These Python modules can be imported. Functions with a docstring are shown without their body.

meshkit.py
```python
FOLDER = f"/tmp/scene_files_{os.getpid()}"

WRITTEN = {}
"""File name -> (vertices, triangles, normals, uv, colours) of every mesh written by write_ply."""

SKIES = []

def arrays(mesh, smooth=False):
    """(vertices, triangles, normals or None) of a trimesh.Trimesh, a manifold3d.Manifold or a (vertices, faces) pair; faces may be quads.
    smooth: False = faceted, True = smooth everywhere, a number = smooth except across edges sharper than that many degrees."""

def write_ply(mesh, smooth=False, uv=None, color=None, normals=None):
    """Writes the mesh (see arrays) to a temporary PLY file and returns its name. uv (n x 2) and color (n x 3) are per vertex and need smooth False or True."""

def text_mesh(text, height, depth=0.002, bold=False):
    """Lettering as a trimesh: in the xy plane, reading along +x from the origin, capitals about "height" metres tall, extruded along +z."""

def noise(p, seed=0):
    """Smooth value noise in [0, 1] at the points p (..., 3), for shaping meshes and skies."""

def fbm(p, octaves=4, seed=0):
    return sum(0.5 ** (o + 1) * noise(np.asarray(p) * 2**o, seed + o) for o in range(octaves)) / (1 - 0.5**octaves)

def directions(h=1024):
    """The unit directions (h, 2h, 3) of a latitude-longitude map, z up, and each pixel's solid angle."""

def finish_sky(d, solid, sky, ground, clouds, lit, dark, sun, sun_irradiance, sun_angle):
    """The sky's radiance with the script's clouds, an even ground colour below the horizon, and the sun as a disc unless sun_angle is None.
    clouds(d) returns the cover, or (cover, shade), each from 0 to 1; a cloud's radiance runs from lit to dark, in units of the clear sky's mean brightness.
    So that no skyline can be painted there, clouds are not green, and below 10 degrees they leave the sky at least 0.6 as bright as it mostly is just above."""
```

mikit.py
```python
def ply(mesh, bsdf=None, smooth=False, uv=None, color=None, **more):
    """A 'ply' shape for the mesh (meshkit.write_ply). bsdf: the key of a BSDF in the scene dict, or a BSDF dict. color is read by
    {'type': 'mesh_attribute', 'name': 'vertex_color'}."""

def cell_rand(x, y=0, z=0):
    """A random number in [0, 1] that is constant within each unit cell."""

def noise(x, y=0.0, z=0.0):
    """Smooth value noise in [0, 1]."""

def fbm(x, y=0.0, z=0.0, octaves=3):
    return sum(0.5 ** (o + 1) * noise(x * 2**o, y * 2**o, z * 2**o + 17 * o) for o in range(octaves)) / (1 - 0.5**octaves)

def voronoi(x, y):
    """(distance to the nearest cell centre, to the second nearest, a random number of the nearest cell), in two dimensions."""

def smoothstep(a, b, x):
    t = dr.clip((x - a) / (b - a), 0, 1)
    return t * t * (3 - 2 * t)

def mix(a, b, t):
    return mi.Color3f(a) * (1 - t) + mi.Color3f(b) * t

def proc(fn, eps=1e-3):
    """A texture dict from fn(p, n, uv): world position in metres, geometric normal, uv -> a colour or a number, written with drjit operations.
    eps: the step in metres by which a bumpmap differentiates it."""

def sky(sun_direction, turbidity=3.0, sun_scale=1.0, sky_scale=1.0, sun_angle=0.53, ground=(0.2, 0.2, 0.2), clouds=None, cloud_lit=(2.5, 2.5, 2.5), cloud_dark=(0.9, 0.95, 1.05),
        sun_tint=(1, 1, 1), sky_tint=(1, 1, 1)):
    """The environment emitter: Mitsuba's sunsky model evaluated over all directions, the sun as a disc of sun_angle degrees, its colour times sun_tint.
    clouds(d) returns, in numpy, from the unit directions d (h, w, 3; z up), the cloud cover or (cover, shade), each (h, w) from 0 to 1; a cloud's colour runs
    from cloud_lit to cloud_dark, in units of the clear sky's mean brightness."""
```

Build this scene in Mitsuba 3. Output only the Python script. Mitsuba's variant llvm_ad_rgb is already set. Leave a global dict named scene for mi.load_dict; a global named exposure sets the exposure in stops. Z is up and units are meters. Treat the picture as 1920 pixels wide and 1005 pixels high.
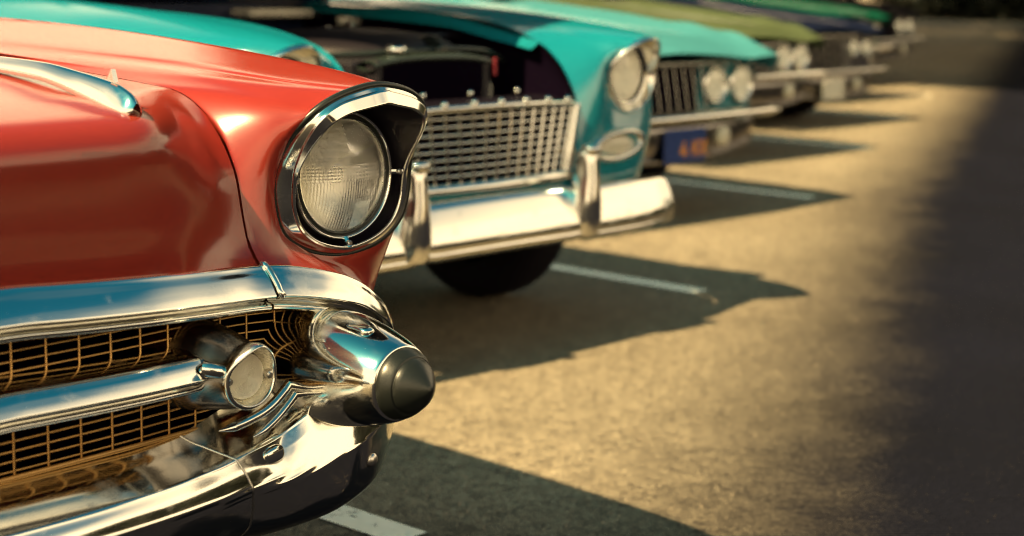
import math
import numpy as np
import trimesh
import drjit as dr
import mitsuba as mi
from scipy.interpolate import Akima1DInterpolator, PchipInterpolator
import mikit
import meshkit

scene, labels = {}, {}
A = np.array
RNG = np.random.default_rng(7)

# ------------------------------------------------------------------ camera, sky, exposure
CO = A([1.8234, -1.6359, 1.1045])
_y, _p, _r = 0.82999, 0.174438, 0.0218057
CD = A([-math.cos(_y) * math.cos(_p), math.sin(_y) * math.cos(_p), -math.sin(_p)])
_rt = np.cross(CD, [0, 0, 1]); _rt /= np.linalg.norm(_rt)
_up = np.cross(_rt, CD)
CU = -_rt * math.sin(_r) + _up * math.cos(_r)
scene['camera'] = {
    'type': 'thinlens', 'fov': 2 * math.degrees(math.atan(960 / 3114.57)), 'fov_axis': 'x',
    'aperture_radius': 0.0083, 'focus_distance': 2.40, 'near_clip': 0.05, 'far_clip': 2000.0,
    'to_world': mi.ScalarTransform4f().look_at(origin=CO.tolist(), target=(CO + CD).tolist(), up=CU.tolist())}

SUN = A([-0.08, -0.94, 1.0]); SUN = SUN / np.linalg.norm(SUN)


def clouds(d):
    el = np.degrees(np.arcsin(np.clip(d[..., 2], -1, 1)))
    n = meshkit.fbm(np.stack([d[..., 0] * 3, d[..., 1] * 3, d[..., 2] * 7], -1), 4, 3)
    low = np.clip((41 - el) / 22, 0, 1); low = low * low * (3 - 2 * low)
    return np.clip(low * 1.1 + (n - 0.52) * 1.5 * np.clip(low * 2, 0.12, 1), 0, 1), np.clip((n - 0.55) * 1.6, 0, 0.35)


scene['sky'] = mikit.sky(SUN.tolist(), turbidity=6.5, sun_scale=1.28, sky_scale=0.54, clouds=clouds,
                         cloud_lit=(9.0, 6.9, 4.1), cloud_dark=(4.6, 3.8, 2.6),
                         sun_tint=(1.0, 0.88, 0.57), sky_tint=(0.08, 0.62, 0.54), ground=(0.12, 0.1, 0.09))
exposure = 2.9


# ------------------------------------------------------------------ helpers
def obj(key, mesh, mat, smooth=35, mat4=None, label=None, kind=None):
    base, n = key, 0
    while key in scene:
        n += 1
        key = '%s_%03d' % (base, n)
    if mat4 is not None:
        v, f, _ = meshkit.arrays(mesh)
        v = v @ mat4[:3, :3].T + mat4[:3, 3]
        if np.linalg.det(mat4[:3, :3]) < 0:
            f = f[:, ::-1]
        mesh = (v, f)
    scene[key] = mikit.ply(mesh, mat, smooth=smooth)
    if label or kind:
        labels[key] = {}
        if label: labels[key]['label'] = label
        if kind: labels[key]['kind'] = kind
    return key


def thing(key, label, cat, group=None):
    labels[key] = {'label': label, 'category': cat}
    if group: labels[key]['group'] = group
    return key


def place(x, y, a=0.0):
    m = np.eye(4); c, s = math.cos(a), math.sin(a)
    m[:2, :2] = [[c, -s], [s, c]]; m[:2, 3] = [x, y]
    return m


def mirror(yc):
    m = np.eye(4); m[1, 1] = -1; m[1, 3] = 2 * yc
    return m


def spl(P, n, closed=False, t=None):
    P = np.asarray(P, float)
    if closed: P = np.vstack([P[-3:], P, P[:3]])
    d = np.r_[0, np.cumsum(np.linalg.norm(np.diff(P.reshape(len(P), -1), axis=0), axis=1) + 1e-9)]
    f = Akima1DInterpolator(d, P)
    a, b = (d[3], d[-3]) if closed else (d[0], d[-1])
    return f(np.linspace(a, b, n, endpoint=not closed))


def grid(V, cu=False, cv=False):
    m, n = V.shape[:2]
    I = np.arange(m * n).reshape(m, n)
    if cu: I = np.vstack([I, I[:1]])
    if cv: I = np.hstack([I, I[:, :1]])
    q = np.stack([I[:-1, :-1], I[1:, :-1], I[1:, 1:], I[:-1, 1:]], -1).reshape(-1, 4)
    return V.reshape(-1, 3), np.vstack([q[:, [0, 1, 2]], q[:, [0, 2, 3]]])


def surf(net, nu, nv, cu=False, cv=False, relax=0):
    """smooth surface through a net of control points (m, n, 3)"""
    net = np.asarray(net, float)
    V = np.stack([spl(r, nv, cv) for r in net])
    V = spl(V.reshape(len(net), -1), nu, cu).reshape(nu, V.shape[1], 3)
    for _ in range(relax):
        W = V.copy()
        if cu:
            W[:, 1:-1] = (np.roll(V, 1, 0)[:, 1:-1] + np.roll(V, -1, 0)[:, 1:-1] + V[:, :-2] + V[:, 2:]) / 4
        else:
            W[1:-1, 1:-1] = (V[:-2, 1:-1] + V[2:, 1:-1] + V[1:-1, :-2] + V[1:-1, 2:]) / 4
        V = W
    return grid(V, cu, cv)


def cat(ms):
    vs, fs, o = [], [], 0
    for m in ms:
        v, f, _ = meshkit.arrays(m)
        vs.append(v); fs.append(f + o); o += len(v)
    return np.vstack(vs), np.vstack(fs)


def tube(path, r, sides=8, n=None, caps=True):
    P = np.asarray(path, float)
    if n: P = spl(P, n)
    T = np.gradient(P, axis=0); T /= np.linalg.norm(T, axis=1, keepdims=True) + 1e-12
    u = np.cross(T[0], [0, 0, 1.0])
    if np.linalg.norm(u) < 1e-3: u = np.cross(T[0], [0, 1.0, 0])
    rings, a = [], np.arange(sides) * 2 * math.pi / sides
    R = np.broadcast_to(r, (len(P),))
    for p, t, rr in zip(P, T, R):
        u = u - t * (u @ t); u /= np.linalg.norm(u)
        w = np.cross(t, u)
        rings.append(p + rr * (np.cos(a)[:, None] * u + np.sin(a)[:, None] * w))
    v, f = grid(np.array(rings), cv=True)
    if caps:
        m = len(v); v = np.vstack([v, P[:1], P[-1:]])
        i = np.arange(sides); j = (i + 1) % sides; o = (len(P) - 1) * sides
        f = np.vstack([f, np.stack([i, j, i * 0 + m], 1), np.stack([o + j, o + i, i * 0 + m + 1], 1)])
    return v, f


def lathe(prof, n=64, axis='x', at=(0, 0, 0), smooth_n=None):
    """prof: (h, r) along the axis"""
    P = np.asarray(prof, float)
    if smooth_n: P = spl(P, smooth_n)
    a = np.arange(n) * 2 * math.pi / n
    V = np.zeros((len(P), n, 3))
    k = 'xyz'.index(axis); i, j = (k + 1) % 3, (k + 2) % 3
    V[..., k] = P[:, :1]; V[..., i] = P[:, 1:] * np.cos(a); V[..., j] = P[:, 1:] * np.sin(a)
    return grid(V + A(at, float), cv=True)


def box(size, at=(0, 0, 0), r=0.004):
    """box with chamfered edges"""
    s = A(size, float) / 2; r = min(r, 0.45 * s.min() * 2)
    pts = []
    for k in range(3):
        for q in np.ndindex(2, 2, 2):
            g = (A(q) * 2 - 1.0)
            c = s - r; c[k] = s[k]
            pts.append(g * c)
    return trimesh.convex.convex_hull(A(pts) + A(at, float))


def sweep(path, profs, n, m=None, ups=None):
    """path (k,3); profs (k,p,2): (forward, up) offsets with per-station forward / up vectors ups (k,2,3)"""
    net = [[P + a * F[0] + b * F[1] for a, b in pr] for P, pr, F in zip(A(path, float), profs, A(ups, float))]
    return surf(net, n, m or 40)


def mv(m, d):
    return A(m[0]) + A(d, float), m[1]


def hemi(R, depth, n=48, m=10, at=(0, 0, 0)):
    """spherical cap bulging along +x"""
    r = np.linspace(0, R, m); S = (R * R + depth * depth) / (2 * depth)
    h = np.sqrt(S * S - r * r) - (S - depth)
    P = np.stack([h, np.maximum(r, 1e-5)], 1)[::-1]
    return lathe(P, n, 'x', at)


# ------------------------------------------------------------------ materials
def rgb(*c): return {'type': 'rgb', 'value': list(c)}


def paint(c, rough=0.32, coat=1.0, metallic=0.0, spec=0.5):
    return {'type': 'twosided', 'b': {'type': 'principled', 'base_color': rgb(*c), 'roughness': rough, 'metallic': metallic,
                                      'specular': spec, 'clearcoat': coat, 'clearcoat_gloss': 0.97}}


def chrome(a=0.03, c=(0.86, 0.85, 0.80)):
    return {'type': 'twosided', 'b': {'type': 'roughconductor', 'material': 'none', 'alpha': a, 'distribution': 'ggx', 'specular_reflectance': rgb(*c)}}


def smudge(p, n, uv):
    """roughness of handled chrome: faint water marks and fingerprints"""
    q = p * 26
    f = mikit.fbm(q.x + 3, q.y, q.z, 4)
    g = mikit.noise(p.x * 420, p.y * 420, p.z * 420)
    return 0.008 + 0.055 * mikit.smoothstep(0.56, 0.80, f) + 0.05 * mikit.smoothstep(0.93, 1.0, g)


M = {
    'red_paint': paint((0.225, 0.020, 0.011), 0.15, 1.0, spec=0.45),
    'turquoise_paint': paint((0.003, 0.165, 0.215), 0.15, spec=1.0),
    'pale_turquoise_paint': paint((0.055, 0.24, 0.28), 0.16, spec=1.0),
    'pale_green_paint': paint((0.075, 0.10, 0.05), 0.16, spec=1.0),
    'dark_navy_paint': paint((0.006, 0.010, 0.030), 0.16, spec=1.0),
    'emerald_paint': paint((0.004, 0.065, 0.042), 0.16, spec=1.0),
    'navy_paint': paint((0.010, 0.018, 0.060), 0.3),
    'chrome': chrome(mikit.proc(smudge)), 'old_chrome': chrome(0.09, (0.62, 0.60, 0.56)),
    'darkened_chrome': chrome(0.04, (0.30, 0.29, 0.29)),  # chrome with the dark reflections put into its colour
    'gold_wire': chrome(0.22, (0.62, 0.37, 0.14)),
    'black_paint': paint((0.0045, 0.003, 0.007), 0.35, 0.4),
    'dark_metal': paint((0.010, 0.008, 0.013), 0.5, 0.0, 0.2),
    'rubber': {'type': 'twosided', 'b': {'type': 'principled', 'base_color': rgb(0.0085, 0.0105, 0.0095), 'roughness': 0.33, 'specular': 0.5}},
    'tyre_rubber': {'type': 'twosided', 'b': {'type': 'principled', 'base_color': rgb(0.006, 0.0042, 0.009), 'roughness': 0.75, 'specular': 0.2}},
    'whitewall': {'type': 'twosided', 'b': {'type': 'diffuse', 'reflectance': rgb(0.6, 0.58, 0.52)}},
    'lamp_glass': {'type': 'dielectric', 'int_ior': 1.5},
    'reflector': chrome(0.14, (0.97, 0.94, 0.82)),
    'milky_lens': {'type': 'twosided', 'b': {'type': 'principled', 'base_color': rgb(0.93, 0.90, 0.76), 'roughness': 0.12, 'specular': 0.9, 'clearcoat': 1.0, 'clearcoat_gloss': 0.97}},
    'frosted_lens': {'type': 'twosided', 'b': {'type': 'principled', 'base_color': rgb(0.62, 0.58, 0.46), 'roughness': 0.18, 'specular': 0.5, 'clearcoat': 0.6}},
    'window': {'type': 'thindielectric', 'int_ior': 1.5},
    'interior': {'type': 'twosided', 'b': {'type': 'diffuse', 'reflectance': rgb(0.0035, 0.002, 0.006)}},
    'plate_blue': paint((0.01, 0.035, 0.17), 0.5, 0.2),
    'plate_orange': paint((0.75, 0.30, 0.03), 0.5, 0.0),
    'white_plastic': paint((0.62, 0.60, 0.52), 0.4, 0.0),
    'signal_red': paint((0.12, 0.005, 0.012), 0.4, 0.2),
    'aged_green': paint((0.016, 0.024, 0.021), 0.35, 0.4),
    'bark': {'type': 'diffuse', 'reflectance': rgb(0.07, 0.055, 0.045)},
    'leaf': {'type': 'twosided', 'b': {'type': 'principled', 'base_color': rgb(0.014, 0.018, 0.012), 'roughness': 0.6, 'specular': 0.3}},
    'pebble': {'type': 'twosided', 'b': {'type': 'principled', 'base_color': rgb(0.26, 0.215, 0.16), 'roughness': 0.5, 'specular': 0.5}},
}


def asphalt_col(p, n, uv):
    a = mikit.fbm(p.x * 260, p.y * 260, 3.0, 2)
    b = mikit.fbm(p.x * 1.7, p.y * 1.7, 9.0, 4)
    m = mikit.fbm(p.x * 48, p.y * 48, 2.0, 2)
    d, e, r = mikit.voronoi(p.x * 125, p.y * 125)
    c = mikit.mix((0.066, 0.057, 0.046), (0.262, 0.226, 0.164), mikit.smoothstep(0.24, 0.76, 0.7 * a + 0.3 * m))
    c = c * (0.80 + 0.40 * b)
    stone = 1 - mikit.smoothstep(0.22, 0.34, d)
    c = mikit.mix(c, mi.Color3f(0.46, 0.41, 0.31), stone * mikit.smoothstep(0.925, 0.935, r) * 0.95)
    return mikit.mix(c, mi.Color3f(0.045, 0.038, 0.034), stone * (1 - mikit.smoothstep(0.11, 0.12, r)) * 0.85)


def asphalt_h(p, n, uv):
    return 0.0022 * mikit.fbm(p.x * 210, p.y * 210, 5.0, 3) + 0.002 * mikit.noise(p.x * 70, p.y * 70, 2.0)


def lane_shade_col(p, n, uv):
    """vignette shade painted into the ground colour, fading out towards the bays"""
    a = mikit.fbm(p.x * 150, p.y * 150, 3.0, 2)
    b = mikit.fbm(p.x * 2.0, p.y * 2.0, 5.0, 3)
    w = 0.909 * p.x + 0.417 * p.y + 0.75 * (1 - mikit.smoothstep(0.30, 0.95, p.y)) + 0.05 * (dr.clip(p.y, 0.9, 6.0) - 2.6)  # spreads the painted dark under the red nose to darken its chrome reflections
    worn = mikit.smoothstep(0.0, 1.0, (0.72 - w) / 0.90 + 0.20 * (mikit.fbm(p.x * 7, p.y * 7, 4.0, 4) - 0.5) + 0.16 * (a - 0.5))  # fade from the painted shade back to plain asphalt
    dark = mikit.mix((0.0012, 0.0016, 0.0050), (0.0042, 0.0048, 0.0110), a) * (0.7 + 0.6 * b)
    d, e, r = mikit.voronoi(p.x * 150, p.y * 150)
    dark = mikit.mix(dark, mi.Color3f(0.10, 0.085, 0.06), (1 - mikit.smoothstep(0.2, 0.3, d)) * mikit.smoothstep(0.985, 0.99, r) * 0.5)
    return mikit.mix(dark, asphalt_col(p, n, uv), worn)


def line_col(p, n, uv):
    a = mikit.fbm(p.x * 90, p.y * 90, 3.0, 3)
    b = mikit.fbm(p.x * 16, p.y * 16, 6.0, 3)
    w = mikit.smoothstep(0.25, 0.35, 0.55 * a + 0.45 * b)
    return mikit.mix((0.12, 0.105, 0.085), mikit.mix((0.82, 0.80, 0.68), (0.93, 0.90, 0.78), a), w)


def pave(col, h, rough=0.75, spec=0.35):
    return {'type': 'bumpmap', 'arbitrary': mikit.proc(h, 8e-4), 'scale': 1.0,
            'b': {'type': 'principled', 'base_color': mikit.proc(col), 'roughness': rough, 'specular': spec}}


M['asphalt'] = pave(asphalt_col, asphalt_h)
M['shade_toned_asphalt'] = pave(lane_shade_col, asphalt_h, 0.85, 0.12)
M['line_paint'] = pave(line_col, asphalt_h)
for k, b in M.items(): scene[k] = b

# ------------------------------------------------------------------ the ground
gx_, gy_ = np.meshgrid(np.r_[-300, -60, np.linspace(-14, 8, 12), 60, 300], np.r_[-300, -60, np.linspace(-8, 24, 14), 60, 300], indexing='ij')
g = np.stack([gx_, gy_, gx_ * 0], -1)
obj('parking_ground', grid(g), 'asphalt', False, None, 'sunlit tan asphalt of the car park with coarse grain', 'structure')
RD = A([-0.41666, 0.90906, 0.0]); RN = A([0.90906, 0.41666, 0.0])           # along the row of cars, and across it to the lane
ts = np.r_[np.linspace(-30, -1, 40), np.linspace(-.9, 1.2, 60), np.linspace(1.3, 60, 100)]
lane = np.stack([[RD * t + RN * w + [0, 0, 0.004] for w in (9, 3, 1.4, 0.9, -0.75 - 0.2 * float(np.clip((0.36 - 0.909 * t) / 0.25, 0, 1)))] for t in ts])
obj('lane_shade', grid(lane)[::1], 'shade_toned_asphalt', False, None, 'lane along the front of the parked row with vignette shade painted into its asphalt colour', 'structure')

LD = A([math.cos(0.02218), math.sin(0.02218), 0.0])
for k in range(-1, 6):
    b0 = RD * (0.61013 + k * 2.82381) + LD * -0.17594
    L = np.linspace(0, 5.2, 80)
    c = np.stack([b0 - LD * t for t in L])
    side = np.cross([0, 0, 1.0], LD)
    w = 0.047 + 0.004 * (meshkit.fbm(np.stack([L * 9, L * 0 + k, L * 0], -1), 3) - 0.5)
    V = np.stack([c + side * w[:, None], c, c - side * w[:, None]], 1)[::-1][:, ::-1] + [0, 0, 0.008]
    lab = {-1: None, 0: 'worn white parking line under the red car bumper', 1: 'white parking line beside the turquoise car with open hood',
           2: 'white parking line in front of the low four lamp turquoise car', 3: 'white parking line in front of the pale green car'}.get(k)
    if k in (-1,): continue
    obj('parking_line', grid(V), 'line_paint', False, None, lab or 'far parking line in front of the dark cars at the end of the row', 'structure')

# loose grit on the asphalt near the camera
def grit(n, seed):
    r = np.random.default_rng(seed)
    t = trimesh.creation.icosahedron()
    V, F = [], []
    k = 0
    while k < n:
        x, y = r.uniform(-3.5, 1.2), r.uniform(0.2, 6.0)
        if r.random() > 1.0 / (1 + 0.6 * max(0, y - 1)) or 0.909 * x + 0.417 * y > 0.42: continue
        s = 0.0012 + 0.0022 * r.random() ** 3
        v = t.vertices * (s * r.uniform(0.6, 1.3, 3))
        a = r.uniform(0, 6.28); c_, s_ = math.cos(a), math.sin(a)
        v = v @ A([[c_, -s_, 0], [s_, c_, 0], [0, 0, 1]]).T + [x, y, 0.004 + s * 0.3]
        V.append(v); F.append(t.faces + 12 * k); k += 1
    return np.vstack(V), np.vstack(F)
obj('loose_grit', grit(3200, 3), 'pebble', False, None, 'fine pale grit scattered over the asphalt', 'stuff')
labels['loose_grit']['category'] = 'grit'


# ------------------------------------------------------------------ wheels and shared car pieces
def wheel(key, at, mat4, r=0.34, w=0.19, white=False):
    x, y, z = at
    s = 1 if y > 0 else -1
    pr = [(-w / 2, r * 0.62), (-w / 2 - 0.012, r * 0.78), (-w / 2, r * 0.92), (-w * 0.36, r * 0.985), (0, r), (w * 0.36, r * 0.985), (w / 2, r * 0.92), (w / 2 + 0.012, r * 0.78), (w / 2, r * 0.62)]
    k = obj(key + '__wheel', lathe(pr, 56, 'y', at, 40), 'tyre_rubber', 40, mat4)
    hub = lathe([(s * w * 0.30, r * 0.64), (s * w * 0.42, r * 0.62), (s * w * 0.44, r * 0.5), (s * w * 0.36, r * 0.4), (s * w * 0.46, r * 0.2), (s * w * 0.50, 1e-4)], 40, 'y', at)
    obj(k + '__hubcap', hub, 'chrome', 35, mat4)
    if white:
        obj(k + '__whitewall', lathe([(s * (w / 2 + 0.013), r * 0.80), (s * (w / 2 + 0.014), r * 0.66)], 48, 'y', at), 'whitewall', 35, mat4)


def radial(Bs, Es, mids, nu, nv, relax=0):
    net = [[b] + list(m) + [e] for b, m, e in zip(Bs, mids, Es)]
    return surf(net, nu, nv, cu=True, relax=relax)


# ================================================================== 1. the red car (origin at its left headlight)
RED = thing('vintage_car', 'glossy red car in the foreground with gold mesh grille, chrome bumper and hooded round headlight', 'car', 'vintage cars parked side by side')
YC = -0.745
MIR = mirror(YC)


def both(key, mesh, mat, smooth=35, **kw):
    obj(key, mesh, mat, smooth, None, **kw)
    obj(key, mesh, mat, smooth, MIR)


plan = PchipInterpolator([-0.80, -0.745, -0.6, -0.45, -0.3, -0.205, -0.1, 0, 0.07, 0.12, 0.15, 0.16], [0.118, 0.118, 0.108, 0.092, 0.065, 0.05, 0.05, 0.04, 0.02, -0.03, -0.10, -0.2])
def planx(y): return float(plan(y if y > YC else 2 * YC - y))

zt_ = PchipInterpolator([-.745, -.642, -.545, -.445, -.321, -.206, -.19], [.734, .732, .725, .718, .709, .7015, .7010])
def ztop_(y): return zt_(y if y > YC else 2 * YC - y)
# hood
def hood_prof(y):
    d = abs(y - YC)                      # 0 at the centre, .54 at the seam
    u = d / 0.54
    seam = A([(.046, .701), (.017, .735), (.006, .771), (-.005, .815), (-.023, .85), (-.064, .895), (-.119, .925), (-.163, .934), (-.35, .944), (-.65, .958), (-1.05, .975), (-1.45, .99)])
    dx = planx(y) - 0.05
    ridge = 0.006 * math.exp(-((d - 0.345) / 0.10) ** 2)
    crown = 0.010 * (1 - u ** 2)
    t = np.linspace(0, 1, 12)
    w = np.clip((t - 0.25) / 0.35, 0, 1)
    ztop = (crown + ridge) * w
    zlow = (1 - w) * (0.010 * min(1, dx / 0.06)) - .004 * (t < .01)
    xb = dx * (1 - 0.6 * np.clip((t - 0.55) / 0.45, 0, 1))
    P = np.stack([seam[:, 0] + xb, np.full(12, y), seam[:, 1] + ztop + zlow], 1)
    full = A([(.000, .735), (.000, .757), (-.003, .785), (-.004, .82), (-.006, .858), (-.015, .893), (-.066, .9170), (-.15, .926), (-.35, .944), (-.65, .962), (-1.05, .98), (-1.45, .992)])
    full[:4, 1] += (float(ztop_(y)) - .737) * A([1, .8, .5, .2])
    Q = np.stack([full[:, 0] + planx(y), np.full(12, y), full[:, 1] + ztop * np.clip(t * 3 - .9, 0, 1) * .75], 1)
    k = np.clip((0.54 - d) / 0.20, 0, 1); k = k * k * (3 - 2 * k)
    O = P * (1 - k) + Q * k
    O[0] = (planx(y) - .004, y, float(ztop_(y)) - .003)
    return O
hy = np.r_[-1.285, -1.24, -1.17, -1.09, -1.0, -0.9, -0.8]; hy = np.r_[hy, (2 * YC - hy)[::-1]]
obj(RED + '__hood', surf([hood_prof(y + (0.0025 if y < YC else -0.0025) * (abs(abs(y - YC) - 0.54) < 1e-6)) for y in hy], 90, 90), 'red_paint', True)

# left fender, a skin that runs from the headlight rim out to the seam, the crest and the wheel arch
Bz = A([(-.123, .750), (-.126, .762), (-.129, .776), (-.131, .79), (-.131, .83), (-.127, .865), (-.114, .897), (-.085, .922), (-.045, .937), (-.02, .942), (.0, .943), (.045, .937), (.085, .922), (.114, .897), (.127, .865), (.131, .83),
        (.131, .79), (.123, .75), (.098, .718), (.055, .698), (0, .690), (-.055, .698), (-.098, .718), (-.115, .735), (-.1195, .7425)])
bx_of_z = PchipInterpolator([.68, .75, .79, .83, .865, .897, .922, .943], [-.014, -.014, -.014, -.008, .014, .038, .053, .064])
Bs = np.stack([bx_of_z(Bz[:, 1]), Bz[:, 0], Bz[:, 1]], 1)
Es = A([(.046, -.2035, .701), (.034, -.2035, .7125), (.017, -.2035, .735), (.006, -.2035, .771), (-.005, -.2035, .815), (-.023, -.2035, .85), (-.064, -.2035, .895), (-.163, -.2035, .934), (-.5, -.2035, .951), (-1.45, -.2035, .99), (-1.45, -.09, 1.005), (-1.45, .05, 1.005),
        (-1.45, .15, .98), (-1.45, .185, .90), (-1.15, .19, .60), (-.95, .19, .735), (-.70, .19, .745), (-.45, .19, .68), (-.33, .185, .47), (-.12, .155, .50), (-.02, .105, .553), (.02, .066, .592), (.046, -.06, .672), (.048, -.141, .692), (.048, -.188, .6995)])
mids = []
for i, (b, e) in enumerate(zip(Bs, Es)):
    if i in (10, 11):      # the crest
        yc = 0.02 if i == 10 else 0.055
        mids.append([(0.0, yc * .6, .9505), (-.12, yc, .9605), (-.30, yc, .975), (-.62, yc, .994)])
    elif i == 9:
        mids.append([(-.02, -.035, .9485), (-.12, -.06, .9575), (-.32, -.10, .966), (-.75, -.15, .978)])
    elif i == 8:
        mids.append([(0.012, -.07, .939), (-.06, -.115, .944), (-.17, -.15, .949), (-.3, -.18, .950)])
    elif i == 7:
        mids.append([(0.028, -.112, .917), (-.012, -.140, .924), (-.06, -.165, .930), (-.11, -.187, .933)])
    elif i in (12, 13):
        k = (i - 12)
        mids.append([(0.012 - .02 * k, .105 + .025 * k, .925 - .03 * k), (-.10, .14 + .03 * k, .932 - .04 * k), (-.30, .155 + .03 * k, .945 - .045 * k), (-.75, .16 + .028 * k, .965 - .06 * k)])
    elif i in (14, 15, 16, 17, 18):
        o = A([0, b[1], b[2] - .807]); o /= np.linalg.norm(o)
        mids.append([b + o * .016 + [-.012, 0, 0], b * .7 + e * .3 + [0, .035, 0], b * .45 + e * .55 + [0, .03, 0], b * .2 + e * .8 + [0, .012, 0]])
    else:                # the nose round the lamp
        o = A([0, b[1], b[2] - .807]); o /= np.linalg.norm(o)
        bul = 0.014 if i < 7 else 0.004
        mids.append([b + o * .010 + [.003, 0, 0], b * .75 + e * .25 + [bul, 0, 0], b * .5 + e * .5 + [bul * 1.2, 0, 0], b * .25 + e * .75 + [bul * .7, 0, 0]])
both(RED + '__fender', radial(Bs, Es, mids, 220, 60, relax=10), 'red_paint', True)

_s = A([(.046, .701), (.017, .735), (.006, .771), (-.005, .815), (-.023, .85), (-.064, .895), (-.119, .925), (-.163, .934), (-.35, .944), (-.65, .958)])
both(RED + '__seam_flange', surf([[(x - .006, y, z - .004) for x, z in _s] for y in (-.235, -.205, -.18)], 4, 60), 'red_paint', True)
# headlight bezel
def closed(P, n=120): return spl(A(P, float), n, closed=True)
half = [(.0, .700, .0), (.042, .707, .0), (.075, .722, .0), (.097, .746, .0), (.107, .776, .001), (.1085, .814, .007), (.107, .85, .029), (.099, .883, .055), (.080, .902, .067), (.050, .9125, .073), (.020, .918, .077), (0, .9215, .081)]
full = half + [(-y, z, x) for y, z, x in half[-2:0:-1]]
rim = closed([(x, y, z) for y, z, x in full])
base0 = closed(Bs)
ang = np.arctan2(rim[:, 1], rim[:, 2] - .807)
def at_angle(loop, ang):
    a = np.arctan2(loop[:, 1], loop[:, 2] - .807); o = np.argsort(a)
    a, L = a[o], loop[o]
    a = np.r_[a - 2 * math.pi, a, a + 2 * math.pi]; L = np.vstack([L, L, L])
    return np.stack([np.interp(ang, a, L[:, k]) for k in range(3)], 1)
base = at_angle(base0, ang)
rr = np.stack([rim[:, 0] * 0, np.sin(ang), np.cos(ang)], 1)
top = np.clip((rim[:, 2] - .80) / .12, 0, 1)[:, None]
outer = rim + rr * (.0035 + .0140 * top) + [-.0035, 0, 0] + top * A([-.0065, 0, 0])
outer2 = rim + rr * (.0025 + .0125 * top) + [-.0012, 0, 0] + top * A([-.0045, 0, 0])
inn = rim - rr * .0022 + [-.0004, 0, 0]
inn2 = rim - rr * .0032 + [-.004, 0, 0]
ring_r = 0.0985
ringc = np.stack([np.full(len(ang), -.034), ring_r * np.sin(ang), .807 + ring_r * np.cos(ang)], 1)
ringc2 = np.stack([np.full(len(ang), -.05), .086 * np.sin(ang), .807 + .086 * np.cos(ang)], 1)
mid1 = base * .5 + outer * .5 + rr * .001
HL = RED + '__headlight'
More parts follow.
